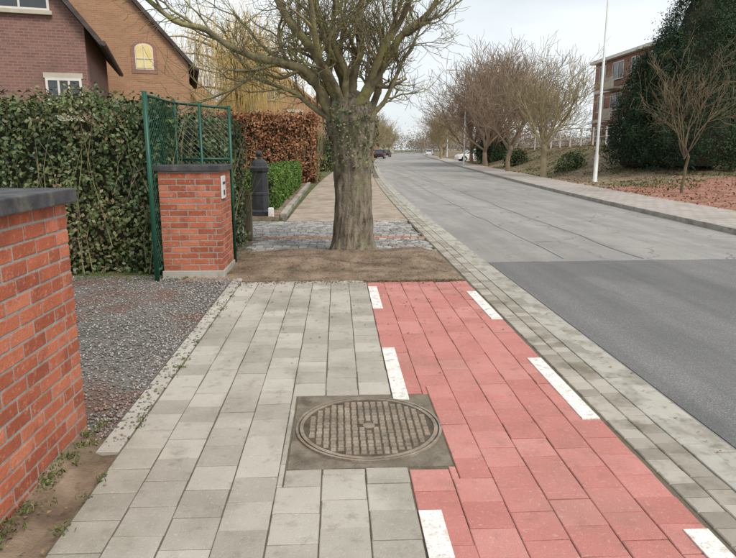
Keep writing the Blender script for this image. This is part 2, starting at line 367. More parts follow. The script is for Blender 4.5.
for a,b in ((-1.1,0),(1.1,2.24),(3.32,4.4),(5.5,6.65)): m.box(1.42,1.525,a,b,-.002,.006)
m.obj('cycle_path_markings',M['white'])
m=MB(); y=3.05
while y<7.15: m.paver(-1.275,-1.158,y,y+.49,.006,.006,.1); y+=.5
m.paver(-1.275,.3,7.215,7.29,.002,.006,.1)
m.obj('pavement_edging',M['edge'])

# manhole
e=empty('manhole_cover',(0,0,0)); m=MB()
m.box(HX0+.008,HX1-.008,HY0+.008,HY1-.008,-.05,-.004); m.obj('square_frame',M['frame'],e)
CX,CY,CR=.165,3.29,.395
m=MB(); m.lathe(CX,CY,[(CR,-.02),(CR,.001),(CR-.004,.003),(0.001,.003)],64); m.obj('recess_disc',M['irondark'],e)
m=MB()
def ring(m,r0,r1,z0,z1,n=72):
    for i in range(n):
        a=2*math.pi*i/n;b=2*math.pi*(i+1)/n
        p=lambda r,t,z:(CX+r*math.cos(t),CY+r*math.sin(t),z)
        m.face([p(r0,a,z1),p(r1,a,z1),p(r1,b,z1),p(r0,b,z1)],.5); m.face([p(r1,a,z0),p(r1,b,z0),p(r1,b,z1),p(r1,a,z1)],.5); m.face([p(r0,b,z0),p(r0,a,z0),p(r0,a,z1),p(r0,b,z1)],.5)
ring(m,CR+.006,CR+.020,-.01,.008); ring(m,CR-.024,CR-.003,0,.008)
s=.040
for i in range(-10,11):
    for j in range(-10,11):
        x,y=i*s,j*s
        if math.hypot(x,y)<CR-.042 and math.hypot(x,y)>.05:
            hx,hy=(.0165,.0145) if (i+j)%2 else (.0145,.0165)
            z=.0075; n=len(m.V); b=.002
            m.V+=[(CX+x+sx*(hx-b),CY+y+sy*(hy-b),z) for sx,sy in ((-1,-1),(1,-1),(1,1),(-1,1))]+[(CX+x+sx*hx,CY+y+sy*hy,.0025) for sx,sy in ((-1,-1),(1,-1),(1,1),(-1,1))]
            m.F.append((n,n+1,n+2,n+3));m.R.append(random.random())
            for k in range(4):
                l=(k+1)%4; m.F.append((n+4+k,n+4+l,n+l,n+k)); m.R.append(.5)
m.lathe(CX,CY,[(.035,.0),(.035,.007),(.03,.009)],20)
m.obj('cast_iron_lid',M['iron'],e)

# ---------------------------------------------------------------- left ground
def gz(x,y): return -.004+.012*mn.noise(Vector((x*1.3,y*1.3,3)))
grid('gravel_driveway',-14,-1.28,3.25,7.75,60,30,gz,M['gravelbase'])
n=20000; P=np.stack([-1.3-rs.uniform(size=n)**1.5*5.5,rs.uniform(3.2,7.7,n),np.zeros(n)],1)
P=np.concatenate([P,np.stack([rs.uniform(-1.36,-1.15,500),rs.uniform(3.1,7.3,500),np.full(500,.006)],1)])
n=len(P); sz=rs.uniform(.005,.014,n)
oct_=np.array([(1,0,0),(0,1,0),(-1,0,0),(0,-1,0),(0,0,.7),(0,0,-.7)])
F0=np.array([(0,1,4),(1,2,4),(2,3,4),(3,0,4),(1,0,5),(2,1,5),(3,2,5),(0,3,5)])
ang=rs.uniform(0,6.28,n); ca,sa=np.cos(ang),np.sin(ang)
V=oct_[None]*sz[:,None,None]*rs.uniform(.6,1.25,(n,6,1))
V=np.stack([V[...,0]*ca[:,None]-V[...,1]*sa[:,None],V[...,0]*sa[:,None]+V[...,1]*ca[:,None],V[...,2]],-1)
P[:,2]+=sz*.3
V=(V+P[:,None,:]).reshape(-1,3); F=(F0[None]+np.arange(n)[:,None,None]*6).reshape(-1,3)
np_mesh('gravel_stones',V,F,M['stone'],np.repeat(rs.uniform(size=n),8))
grid('dirt_verge',-14,-1.163,-6,3.24,160,90,lambda x,y:-.02+.03*mn.noise(Vector((x*2.2,y*2.2,0)))+.012*mn.noise(Vector((x*14,y*14,0)))+(.03 if x<-1.25 else 0),M['dirt'])
def dz(x,y):
    r=math.hypot(x-.21,(y-9.0)*1.2); rl=math.hypot((x+.75)/.55,(y-8.3)/.35)
    z=.015+.045*math.exp(-((r-1.0)/.38)**2)*(.7+.6*mn.noise(Vector((x*1.5,y*1.5,5))))+.09*math.exp(-(r/.5)**2)+.07*math.exp(-rl*rl)
    ed=min(1,max(0,(y-7.3)/.3))*min(1,max(0,(1.52-x)/.25))
    return (z+.025*mn.noise(Vector((x*2,y*2,1)))+.010*mn.noise(Vector((x*7,y*7,1)))+.006*mn.noise(Vector((x*22,y*22,1))))*ed
grid('tree_bed_soil',-1.9,1.525,7.3,9.5,170,110,dz,M['dirt'])
n=2600; P=[]
for i in range(n):
    if i<1700: x,y=random.uniform(-1.8,1.5),random.uniform(7.32,9.45); P.append((x,y,dz(x,y)+.003))
    else: x,y=random.uniform(-1.25,1.5),7.32-abs(random.gauss(0,.10)); P.append((x,y,.006))
P=np.array(P); sz=rs.uniform(.003,.012,n)
V=oct_[None]*sz[:,None,None]*rs.uniform(.5,1.3,(n,6,1)); V=(V+P[:,None,:]).reshape(-1,3); F=(F0[None]+np.arange(n)[:,None,None]*6).reshape(-1,3)
np_mesh('soil_clods',V,F,M['dirt'])
m=MB(); mr=MB(); y=9.52
while y<13.6:
    off=random.uniform(0,.14)
    red=(10.9<y<11.15)
    x=-6+off if y>11.2 else -1.5+off
    while x<1.5-.06:
        w=random.uniform(.12,.155)
        (mr if red else m).paver(x,x+w-.012,y,y+.118,random.uniform(-.004,.004),.012,.03,.004); x+=w
    y+=.13
m.obj('sett_driveway',M['sett']); mr.obj('sett_driveway_band',M['redsett'])
m=MB(); m.box(-6.1,1.524,9.505,13.65,-.16,-.016); m.obj('sett_bed',M['joint'])
def pz(x,y): return -.002+.02*mn.noise(Vector((x*1.2,y*.8,2)))*min(1,max(0,(Lx(y)-.45-x)*4))
grid('sandy_path',0,0,13.66,300,14,400,pz,M['sand'],lambda y:Lx(y)-3.1,lambda y:Lx(y)-.425)
grid('garden_lawn',0,0,7.76,300,40,120,lambda x,y:-.035+.03*mn.noise(Vector((x,y,0))),M['grass'],lambda y:-90,lambda y:(Lx(y)-3.11) if y>13.6 else -2.0)

# ---------------------------------------------------------------- brick pillars
def pillar(name,x0,x1,y0,y1,h,capz,cap=.05,zb0=.10):
    e=empty(name); m=MB(); m.box(x0,x1,y0,y1,-.05,h); m.obj('mortar_core',M['mortar'],e)
    m=MB(); ch=.074; bh=.0605; p=.0035; k=0; z=zb0
    def course(a,b):
        x=a; out=[]
        while x<b-.01:
            q0=max(x,a); q1=min(x+.206,b)
            if q1-q0>.02: out.append((q0,q1))
            x+=.22
        return out
    while z+bh<h+.01:
        dd=.10
        if k%2==0: fx=(x0-p,x1+p); sy=(y0+dd+.012,y1-dd-.012)
        else: fx=(x0+dd+.012,x1-dd-.012); sy=(y0-p,y1+p)
        j=lambda:random.uniform(-.0015,.0015)
        zz=lambda:random.uniform(-.0012,.0012)
        for a,b in course(fx[0],fx[1]):
            m.box(a,b,y0-p+j(),y0+(dd if k%2==0 else .02),z+zz(),z+bh+zz()); m.box(a,b,y1-(dd if k%2==0 else .02),y1+p+j(),z,z+bh)
        for a,b in course(sy[0],sy[1]):
            m.box(x0-p+j(),x0+(.02 if k%2==0 else dd),a,b,z,z+bh); m.box(x1-(.02 if k%2==0 else dd),x1+p+j(),a,b,z+zz(),z+bh+zz())
        z+=ch; k+=1
    m.obj('bricks',M['brickp'],e,bevel=.003)
    m=MB(); m.box(x0-cap,x1+cap,y0-cap,y1+cap,h+.001,capz); m.obj('slate_cap',M['slate'],e,bevel=.008)
    if zb0>.05:
        m=MB(); m.box(x0-.02,x1+.02,y0-.02,y1+.02,-.1,zb0-.01); m.obj('concrete_plinth',M['edge'],e,bevel=.005)
    return e
pillar('brick_gate_pillar',-2.05,-1.425,2.1,3.32,1.275,1.35,.05,-.04)
e=pillar('brick_gate_pillar',-2.12,-1.41,7.55,8.32,1.29,1.36,.04,.10)
m=MB(); m.box(-1.404,-1.385,7.62,7.84,.96,1.23); m.obj('letterbox_plate',M['plate'],e,bevel=.004)
m=MB(); m.box(-1.3845,-1.381,7.65,7.81,1.13,1.16); m.box(-1.3845,-1.381,7.69,7.77,1.0,1.06); m.obj('letterbox_slot',M['black'],e)

# green mesh fence
e=empty('green_mesh_fence'); m=MB()
for x,y,h in ((-2.17,7.4,2.19),(-2.1,8.42,2.17),(-1.4,8.42,2.1),(-1.78,8.42,2.14)):
    m.tube([(x,y,0),(x,y,h)],.028 if y<8 else .02,10,True)
def rail(a,b,r=.016): m.tube([a,b],r,8,True)
rail((-2.17,7.4,2.15),(-2.1,8.42,2.13)); rail((-2.1,8.42,2.13),(-1.4,8.42,2.07)); rail((-2.17,7.4,.12),(-2.1,8.42,.12)); rail((-2.1,8.42,1.42),(-1.4,8.42,1.42))
m.obj('posts_and_rails',M['green'],e,True)
m=MB()
def wires(p,q,z0,z1,sp=.05):
    p=np.array(p);q=np.array(q);Ln=np.linalg.norm(q-p);H=z1-z0; k=-H
    while k<Ln:
        for sgn in (1,-1):
            a0=max(k,0); a1=min(k+H,Ln)
            if a1>a0:
                zz0=(a0-k); zz1=(a1-k)
                if sgn<0: zz0,zz1=H-zz0,H-zz1
                A=p+(q-p)*a0/Ln; B=p+(q-p)*a1/Ln
                m.tube([(A[0],A[1],z0+zz0),(B[0],B[1],z0+zz1)],.0022,3)
        k+=sp*1.4
wires((-2.17,7.4),(-2.1,8.42),.12,2.15); wires((-2.1,8.42),(-1.4,8.42),1.3,2.08)
m.obj('mesh_wires',M['green'],e)

hedge('ivy_hedge',-9,-2.2,8.0,9.2,-.02,2.14,1350,.058,M['ivy'],.16,.12)
hedge('ivy_hedge',-2.3,-1.62,8.6,10.7,-.02,1.95,1200,.058,M['ivy'])
hedge('beech_hedge',-14,-1.0,29.5,30.6,0,3.1,360,.12,M['beech'],.2,.1)
hedge('box_hedge',-2.5,-1.55,15.8,27,0,.98,900,.06,M['box'],.06,.04,False)
m=MB(); y=14.6
while y<28: m.paver(-1.34,-1.2,y,y+.58,.10+random.uniform(-.01,.01),.01,.2,.01); y+=.6
m.obj('garden_edging',M['smallp'])
grid('garden_bed_soil',-4.5,-1.35,14.2,28.5,20,60,lambda x,y:.03+.05*mn.noise(Vector((x*2,y*2,0))),M['dirt'])

m=MB(); a=math.pi/8
m.lathe(-1.78,14.55,[(.25,0),(.25,.14),(.20,.18),(.195,.5),(.205,.52),(.205,.56),(.195,.58),(.185,1.02),(.23,1.06),(.235,1.13),(.19,1.17),(.17,1.25),(.11,1.32),(.05,1.35),(.045,1.38),(.075,1.41),(.08,1.45),(.06,1.49),(.015,1.52)],8,a)
m.obj('iron_garden_pillar',M['black'])
m=MB(); m.box(-1.63,-1.49,10.8,10.93,0,.80); m.box(-1.60,-1.52,10.83,10.90,.80,.86); m.obj('wooden_post',M['wood'],bevel=.012)
m=MB(); m.box(-1.58,-1.46,14.2,14.34,.02,.24); m.obj('white_marker_stone',M['white'],bevel=.02)

# ---------------------------------------------------------------- trees
def grow(m,p,d,L,r,lvl,mx,kids,up=.12,wig=.18,ang=(25,60),shr=(.5,.75),mind=.003):
    n=4 if lvl>=mx-1 else 6
    pts=[np.array(p,float)]; d=np.array(d,float); d/=np.linalg.norm(d)
    for i in range(n):
        d=d+rs.normal(size=3)*wig+np.array([0,0,up]); d/=np.linalg.norm(d); pts.append(pts[-1]+d*L/n)
    R=np.linspace(r,max(mind,r*.35),n+1)
    m.tube(pts,R,6 if lvl<2 else (4 if lvl<mx else 3))
    if lvl<mx: spawn(m,pts,R,L,lvl,mx,kids,up,wig,ang,shr,mind)
def spawn(m,pts,R,L,lvl,mx,kids,up,wig,ang,shr,mind,start=.25):
    n=len(pts)-1
    for k in range(kids[lvl]):
        f=start+(1-start)*(k+rs.uniform())/kids[lvl]; f=min(f,.999)*n; i=int(f); q=pts[i]+(pts[i+1]-pts[i])*(f-i)
        t=pts[i+1]-pts[i]; t/=np.linalg.norm(t)
        a=math.radians(rs.uniform(*ang)); s=np.cross(t,rs.normal(size=3)); s/=np.linalg.norm(s)
        dd=t*math.cos(a)+s*math.sin(a)
        grow(m,q,dd,L*rs.uniform(*shr),max(mind,R[i]*.5),lvl+1,mx,kids,up,wig,ang,shr,mind)

e=empty('street_tree'); TX,TY=.21,9.35
prof=[(.41,-.08),(.35,.03),(.305,.14),(.285,.3),(.27,.6),(.265,.9),(.275,1.2),(.295,1.5),(.315,1.75),(.33,1.95),(.335,2.05),(.30,2.2),(.2,2.33),(.08,2.4),(.01,2.41)]
sd=110; zs=np.linspace(-.08,2.41,200); rr=np.interp(zs,[p[1] for p in prof],[p[0] for p in prof])
V=[];F=[]
for z,r in zip(zs,rr):
    for j in range(sd):
        a=2*math.pi*j/sd
        q=(math.cos(a)*2.2,math.sin(a)*2.2,z*1.3)
        rid=1-abs(mn.noise(Vector((math.cos(a)*5,math.sin(a)*5,z*2.2))))*2
        k=1+.11*mn.noise(Vector(q))+.05*mn.noise(Vector((q[0]*2.5,q[1]*2.5,q[2]*2)))+.04*rid+.03*mn.noise(Vector((q[0]*8,q[1]*8,q[2]*5)))+(.12*math.sin(a*5+1)*max(0,(.3-z))/.3)
        V.append((TX+r*k*math.cos(a)+.03*math.sin(z*1.7),TY+r*k*math.sin(a),z))
for i in range(len(zs)-1):
    for j in range(sd):
        k=(j+1)%sd; F.append((i*sd+j,i*sd+k,(i+1)*sd+k,(i+1)*sd+j))
np_mesh('trunk',V,F,M['bark'],parent=e,smooth=True)
limbs=[
 ([(.02,9.3,1.98),(-.2,9.25,2.3),(-.42,9.2,2.66),(-.9,9.1,2.76),(-1.5,9.0,2.93),(-2.1,8.9,3.2),(-2.8,8.8,3.7)],.085),
 ([(.03,9.3,2.05),(-.12,9.2,2.5),(-.35,9.1,2.95),(-.75,9.0,3.4),(-1.2,8.9,4.2),(-1.5,8.8,4.9)],.075),
 ([(.12,9.4,2.15),(.05,9.5,2.7),(-.15,9.6,3.2),(-.35,9.8,4.1),(-.4,9.9,5.2)],.08),
 ([(.22,9.3,2.2),(.27,9.25,2.7),(.30,9.2,3.2),(.52,9.1,4.1),(.7,9.1,5.2)],.075),
 ([(.38,9.3,2.05),(.55,9.3,2.5),(.75,9.25,2.85),(1.05,9.2,3.25),(1.4,9.1,3.6),(1.8,9.0,4.2)],.075),
 ([(.42,9.4,2.0),(.62,9.5,2.4),(.7,9.6,2.9),(.95,9.8,3.6),(1.2,9.9,4.6)],.065),
 ([(.1,9.2,2.1),(-.1,8.9,2.55),(-.3,8.5,3.0),(-.4,8.1,3.7),(-.4,7.7,4.4)],.06),
 ([(.3,9.15,2.15),(.5,8.9,2.6),(.8,8.6,3.1),(1.0,8.2,3.8),(1.2,7.9,4.6)],.06),
 ([(.1,9.55,2.05),(-.1,9.9,2.5),(-.5,10.3,2.8),(-1.1,10.7,3.1),(-1.7,11.2,3.8)],.07),
 ([(.35,9.6,2.1),(.5,10,2.6),(.9,10.5,3.0),(1.3,11,3.9)],.065),
 ([(-.03,9.3,1.9),(-.3,9.3,2.12),(-.65,9.2,2.35),(-1.15,9.3,2.55),(-1.55,9.35,3.0)],.045),
 ([(.48,9.25,1.95),(.68,9.2,2.2),(.85,9.15,2.6),(1.1,9.1,2.95),(1.25,9.1,3.4)],.04),
 ([(.16,9.2,2.15),(.14,9.1,2.6),(-.05,9.0,3.1),(.05,8.9,3.8),(.1,8.8,4.6)],.055),
]
m=MB()
for pts,r in limbs:
    P=[np.array(p) for p in pts]
    Q=[P[0]]
    for a,b in zip(P[:-1],P[1:]):
        Q.append((a+b)/2+rs.normal(size=3)*.04); Q.append(b+rs.normal(size=3)*.015)
    Q=np.array(Q); t=np.linspace(0,len(Q)-1,len(Q)*3); Qd=np.stack([np.interp(t,np.arange(len(Q)),Q[:,i]) for i in range(3)],1)
    ker=np.array([.25,.5,.25])
    for i in range(3): Qd[1:-1,i]=np.convolve(Qd[:,i],ker,'valid')
    R=np.linspace(r,r*.28,len(Qd)); R[0:2]*=1.35; R=R*(1+rs.uniform(-.10,.16,len(Qd)))
    m.tube(Qd,R,9)
    L=sum(np.linalg.norm(b-a) for a,b in zip(P[:-1],P[1:]))
    spawn(m,list(Qd),R,L*.42,1,4,[0,11,6,5],.10,.2,(25,65),(.45,.8),.003,.15)
m.obj('limbs_and_twigs',M['twig'],e,smooth=True)
n=1700; a=rs.uniform(-math.pi,math.pi,n); z=1.0+1.2*rs.beta(2.4,1.3,n); r=np.interp(z,[p[1] for p in prof],[p[0] for p in prof])*1.08+rs.uniform(.0,.06,n)
keep=np.array([mn.noise(Vector((math.cos(t)*1.6,math.sin(t)*1.6,h*1.5)))>-.02 for t,h in zip(a,z)])
P=np.stack([TX+r*np.cos(a)+.03*np.sin(z*1.7),TY+r*np.sin(a),z],1)[keep]; N=np.stack([np.cos(a),np.sin(a),np.full(n,.3)],1)[keep]
leaves('ivy_on_trunk',P,N,.042,M['ivy'],parent=e)

def bare_mesh(nm,seed,h,lim,kids,mat,trunk_r=.13,th=.3,up=.1,mind=.008,wig=.16,spread=(20,50)):
    global rs
    rs=np.random.RandomState(seed); m=MB()
    P=[np.array((rs.normal()*.015*i,rs.normal()*.015*i,h*th*i/5)) for i in range(6)]; R=np.linspace(trunk_r*1.25,trunk_r*.85,6)
    m.tube(P,R,8)
    for k in range(lim):
        a=2*math.pi*k/lim+rs.uniform(-.4,.4); t=math.radians(rs.uniform(*spread))
        d=(math.sin(t)*math.cos(a),math.sin(t)*math.sin(a),math.cos(t))
        st=P[-1]-(P[-1]-P[0])*rs.uniform(0,.25)
        grow(m,st,d,h*(1-th)*rs.uniform(.55,.75),trunk_r*.5,1,4,kids,up,wig,(22,55),(.45,.7),mind)
    me=bpy.data.meshes.new(nm); me.from_pydata(m.V,[],m.F); me.materials.append(mat); return me
T1=bare_mesh('bare_tree_mesh_a',11,6.6,7,[0,7,6,4],M['olive'],.15,.28,mind=.008)
T2=bare_mesh('bare_tree_mesh_b',12,8.3,8,[0,8,6,4],M['brown'],.16,.25,mind=.010)
T3=bare_mesh('bare_tree_mesh_c',13,4.6,8,[0,5,4,3],M['darktwig'],.045,.33,mind=.0045,spread=(15,38))
T4=bare_mesh('bare_tree_mesh_d',14,9.0,9,[0,8,6,4],M['brown'],.2,.18,mind=.014,spread=(10,60))
T5=bare_mesh('bare_tree_mesh_e',15,7.0,9,[0,8,6,4],M['olive'],.17,.28,mind=.013,spread=(15,60))
rs=np.random.RandomState(99)
def amp(y): return float(np.interp(y,[-20,28,38,74,79,95,110,340],[.3,.4,1.8,1.5,.05,.05,1.0,1.0]))
def zb(x,y):
    s=(x-(Rx(y)+2.3))/6; s=min(1,max(0,s)); s=s*s*(3-2*s)
    return amp(y)*s
def tree(me,x,y,sc=1,rz=None,name='bare_tree'):
    o=bpy.data.objects.new(name,me); o.location=(x,y,(zb(x,y) if x>Rx(y) else 0)-.03); o.scale=(sc,)*3; o.rotation_euler=(0,0,random.uniform(0,6.28) if rz is None else rz); col.objects.link(o); return o
tree(T3,11.8,20.9,1.03); tree(T1,11.3,34,1.0); tree(T2,11.8,43,.92); tree(T5,15.5,47,.85)
for x,y,s in ((13.5,57,1.0),(15.5,62,1.1),(14.6,68,.95),(17,66,1.1)): tree(T4,x,y,s)
tree(T5,16.2,98,.95); tree(T5,19,116,1.0); tree(T4,22,130,1); tree(T4,21,104,1.0)
for x,y,s in ((3.0,78,.85),(5.4,98,.95),(8.0,122,1),(11,150,1.05),(14.3,175,1.1)): tree(T5,x,y,s,name='distant_street_tree')
for x,y,s in ((26,150,1.1),(29,175,1.2),(33,200,1.2)): tree(T5,x,y,s,name='distant_street_tree')

# willow
e=empty('weeping_willow'); WX,WY=-4.9,37
m=MB(); m.tube([(WX,WY,0),(WX+.1,WY,2),(WX-.1,WY,4),(WX,WY,5.5)],[.42,.36,.32,.26],9)
heads=[]
for k in range(18):
    a=rs.uniform(0,6.28); t=rs.uniform(.2,1.05); Lb=rs.uniform(3.8,5.6)
    P=[np.array((WX,WY,rs.uniform(3.6,5.5)))]; d=np.array((math.sin(t)*math.cos(a),math.sin(t)*math.sin(a),math.cos(t)))
    for i in range(6): d=d+rs.normal(size=3)*.15+np.array([0,0,.06-.06*i]); d/=np.linalg.norm(d); P.append(P[-1]+d*Lb/6)
    m.tube(P,np.linspace(.14,.03,7),5); heads+=P[2:]
m.obj('trunk_and_limbs',M['olive'],e,True)
m=MB()
for k in range(1500):
    h=heads[rs.randint(len(heads))]+rs.normal(size=3)*.45; a=rs.uniform(0,6.28); o=rs.uniform(.2,1.1); Lh=rs.uniform(1.2,min(5.0,h[2]-2.0) if h[2]>3.6 else 1.4)
    P=[h]
    for i in range(1,7):
        f=i/6; P.append(h+np.array((math.cos(a)*o*math.sqrt(f)+rs.normal()*.06,math.sin(a)*o*math.sqrt(f)+rs.normal()*.06,.35*math.sin(f*2.2)-Lh*f*f*.9-Lh*.1*f)))
    m.tube(P,np.linspace(.012,.006,7),3)
m.obj('hanging_strands',M['willow'],e)

def conifer(name,x,y,h,r,n,seed,ex=.6):
    g=np.random.RandomState(seed); e=empty(name); z0=zb(x,y)
    m=MB(); m.tube([(x,y,z0-.1),(x,y,z0+h*.85)],[.22,.04],7); m.obj('trunk',M['bark'],e)
    env=lambda f: r*np.clip((1-f)**ex,0,1)*np.clip(.72+f*2.0,0,1)
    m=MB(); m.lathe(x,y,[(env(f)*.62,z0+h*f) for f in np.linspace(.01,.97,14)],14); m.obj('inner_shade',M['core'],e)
    nc=520; f=g.beta(1.0,1.25,nc)*.98; a=g.uniform(0,6.28,nc); rad=env(f)*g.uniform(.70,1.14,nc)
    C=np.stack([x+rad*np.cos(a),y+rad*np.sin(a),z0+.1+h*f],1)
    k=n//nc; out=np.stack([np.cos(a),np.sin(a),np.full(nc,.35)],1)
    P=(C[:,None,:]+g.normal(size=(nc,k,3))*np.array([.22,.22,.28])*(.5+.7*g.uniform(size=(nc,1,1)))).reshape(-1,3)
    N=np.repeat(out,k,0); cr=np.repeat(g.uniform(0,.75,nc),k)+g.uniform(0,.25,nc*k)
    leaves('foliage',P,N,.13,M['conifer'],asp=.3,parent=e,rnd=cr,align=.35)
conifer('conifer_tree',17.0,30,8.2,3.1,52000,1,.52)
conifer('conifer_tree',15.3,31.5,5.4,1.7,18000,2)
conifer('conifer_tree',20.2,33,9.8,2.8,30000,3)
def shrub(name,x,y,w,h,mat,n,size=.14):
    e=empty(name); g=rs; nc=40
    u=g.normal(size=(nc,3)); u/=np.linalg.norm(u,axis=1)[:,None]; u[:,2]=np.abs(u[:,2])
    z0=(zb(x,y) if x>5 else 0)
    C=u*np.array([w,w,h])*g.uniform(.55,.95,(nc,1))+np.array([x,y,z0])
    P=(C[:,None,:]+g.normal(size=(nc,n//nc,3))*w*.16).reshape(-1,3)
    leaves('foliage',P,np.repeat(u,n//nc,0),size,mat,parent=e,rnd=np.clip(np.repeat(g.uniform(0,.7,nc),n//nc)+g.uniform(0,.3,(n//nc)*nc),0,1))
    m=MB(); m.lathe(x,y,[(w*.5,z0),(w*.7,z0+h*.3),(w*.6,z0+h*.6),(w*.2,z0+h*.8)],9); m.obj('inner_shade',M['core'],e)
shrub('evergreen_shrub',15.8,63,1.8,3.0,M['conifer'],6000,.2)
shrub('evergreen_shrub',18.3,73,2.2,4.0,M['conifer'],6000,.2)
shrub('evergreen_shrub',14.3,50,1.1,1.3,M['ivy'],4000,.14)
shrub('evergreen_shrub',13.6,36,.9,1.0,M['ivy'],3000,.1)
shrub('evergreen_shrub',-1.9,33,.9,1.6,M['box'],3000,.1)
shrub('evergreen_shrub',-1.2,46,1.2,3.0,M['ivy'],4000,.14)

# ---------------------------------------------------------------- right side
grid('right_pavement',0,0,-20,340,3,240,.045,M['tiles_r'],lambda y:Rx(y)+.16,lambda y:Rx(y)+2.1,thick=.2)
grid('right_kerb',0,0,-20,340,1,240,.05,M['kerb'],lambda y:Rx(y),lambda y:Rx(y)+.155,thick=.2)
def bz(x,y): return zb(x,y)+.04*mn.noise(Vector((x*1.1,y*1.1,0)))+.02
grid('grass_bank',0,0,25,77.5,50,110,bz,M['mulch'],lambda y:Rx(y)+2.11,lambda y:Rx(y)+60,thick=.3)
grid('red_bark_bed',0,0,-20,24.99,50,60,bz,M['redmulch'],lambda y:Rx(y)+2.11,lambda y:Rx(y)+60,thick=.3)
grid('far_verge',0,0,93,340,20,80,bz,M['mulch'],lambda y:Rx(y)+2.11,lambda y:Rx(y)+90,thick=.3)
grid('side_street',0,0,77.51,92.99,6,6,.0,M['sand'],lambda y:Rx(y)+2.11,lambda y:Rx(y)+60,thick=.15)
n=13000; yy=rs.uniform(22,76,n); ss=rs.uniform(0,9,n)**1.0; xx=np.array([Rx(a)+2.2 for a in yy])+ss
zz=np.array([bz(a,b) for a,b in zip(xx,yy)])+.04
kp=np.array([mn.noise(Vector((a*.5,b*.3,4)))>.02 for a,b in zip(xx,yy)])
leaves('grass_tufts',np.stack([xx,yy,zz],1)[kp],np.tile((1.,0,0),(kp.sum(),1)),.16,M['tuft'],asp=.3,align=.5)
n=11000; yy=rs.uniform(10,70,n); ss=rs.uniform(0,8,n); xx=np.array([Rx(a)+2.0 for a in yy])+ss; zz=np.array([bz(a,b) for a,b in zip(xx,yy)])+.02
leaves('leaf_litter_bank',np.stack([xx,yy,np.maximum(zz,.055)],1),np.tile((0,0,1.),(n,1)),.09,M['dryleaf'])
P=[]
for _ in range(1500):
    k=random.random()
    if k<.5: x,y=random.uniform(-1.8,1.5),random.uniform(7.3,9.5); z=dz(x,y)+.008
    elif k<.64: x,y=random.gauss(-1.35,.12),random.uniform(1.5,7.3); z=.012
    elif k<.80: x,y=random.uniform(-1.1,1.5),7.2-abs(random.gauss(0,1.2)); z=.008
    elif k<.9: x,y=random.uniform(1.95,2.2),random.uniform(2,20); z=RZ+.015
    else: x,y=random.uniform(-1.1,1.5),random.uniform(13.6,22); z=.02
    P.append((x,y,z))
leaves('leaf_litter',np.array(P),np.tile((0,0,1.),(len(P),1)),.022,M['dryleaf'],align=.85)
P=[]
for _ in range(230):
    k=random.random()
    if k<.3: c=(random.gauss(-1.38,.04),random.uniform(1.5,3.4),.01)
    elif k<.6: c=(random.uniform(-3.2,-1.3),random.uniform(7.35,7.9),.01)
    elif k<.7: c=(-1.15+random.uniform(-.02,.02),random.uniform(2,7.2),.0)
    else: c=(random.uniform(-1.9,-1.3),random.uniform(8.4,9.6),.03)
    for j in range(14): P.append((c[0]+random.gauss(0,.018),c[1]+random.gauss(0,.018),c[2]+random.uniform(0,.02)))
leaves('weeds',np.array(P),np.tile((1.,0,0),(len(P),1)),.024,M['tuft'],asp=.3,align=.3)

def lamp(x,y,h):
    e=empty('street_lamp',(x,y,zb(x,y))); m=MB()
    m.lathe(0,0,[(.13,-.1),(.13,.05),(.095,.06),(.09,1.2),(.07,1.3),(.045,h)],12); m.tube([(0,0,h-.05),(-.15,0,h+.25),(-.6,0,h+.45),(-1.3,0,h+.5)],[.05,.045,.04,.035],8,True)
    m.obj('mast',M['metal'],e,True)
    m=MB(); m.box(-1.95,-1.2,-.13,.13,h+.44,h+.58); m.obj('lantern_head',M['metal'],e,bevel=.04)
lamp(12.0,28.7,8.6); lamp(12.75,63,8.6) ; lamp(19.6,112,8.6)
e=empty('post_fence'); m=MB()
for k in range(9):
    y=40+k*2.2; x=18.2; z=zb(x,y); m.box(x-.05,x+.05,y-.05,y+.05,z,z+1.3)
    if k<8: 
        m.tube([(x,y,z+1.15),(x,y+2.2,zb(x,y+2.2)+1.15)],.02,4); m.tube([(x,y,z+.65),(x,y+2.2,zb(x,y+2.2)+.65)],.02,4)
m.obj('posts',M['wframe'],e)

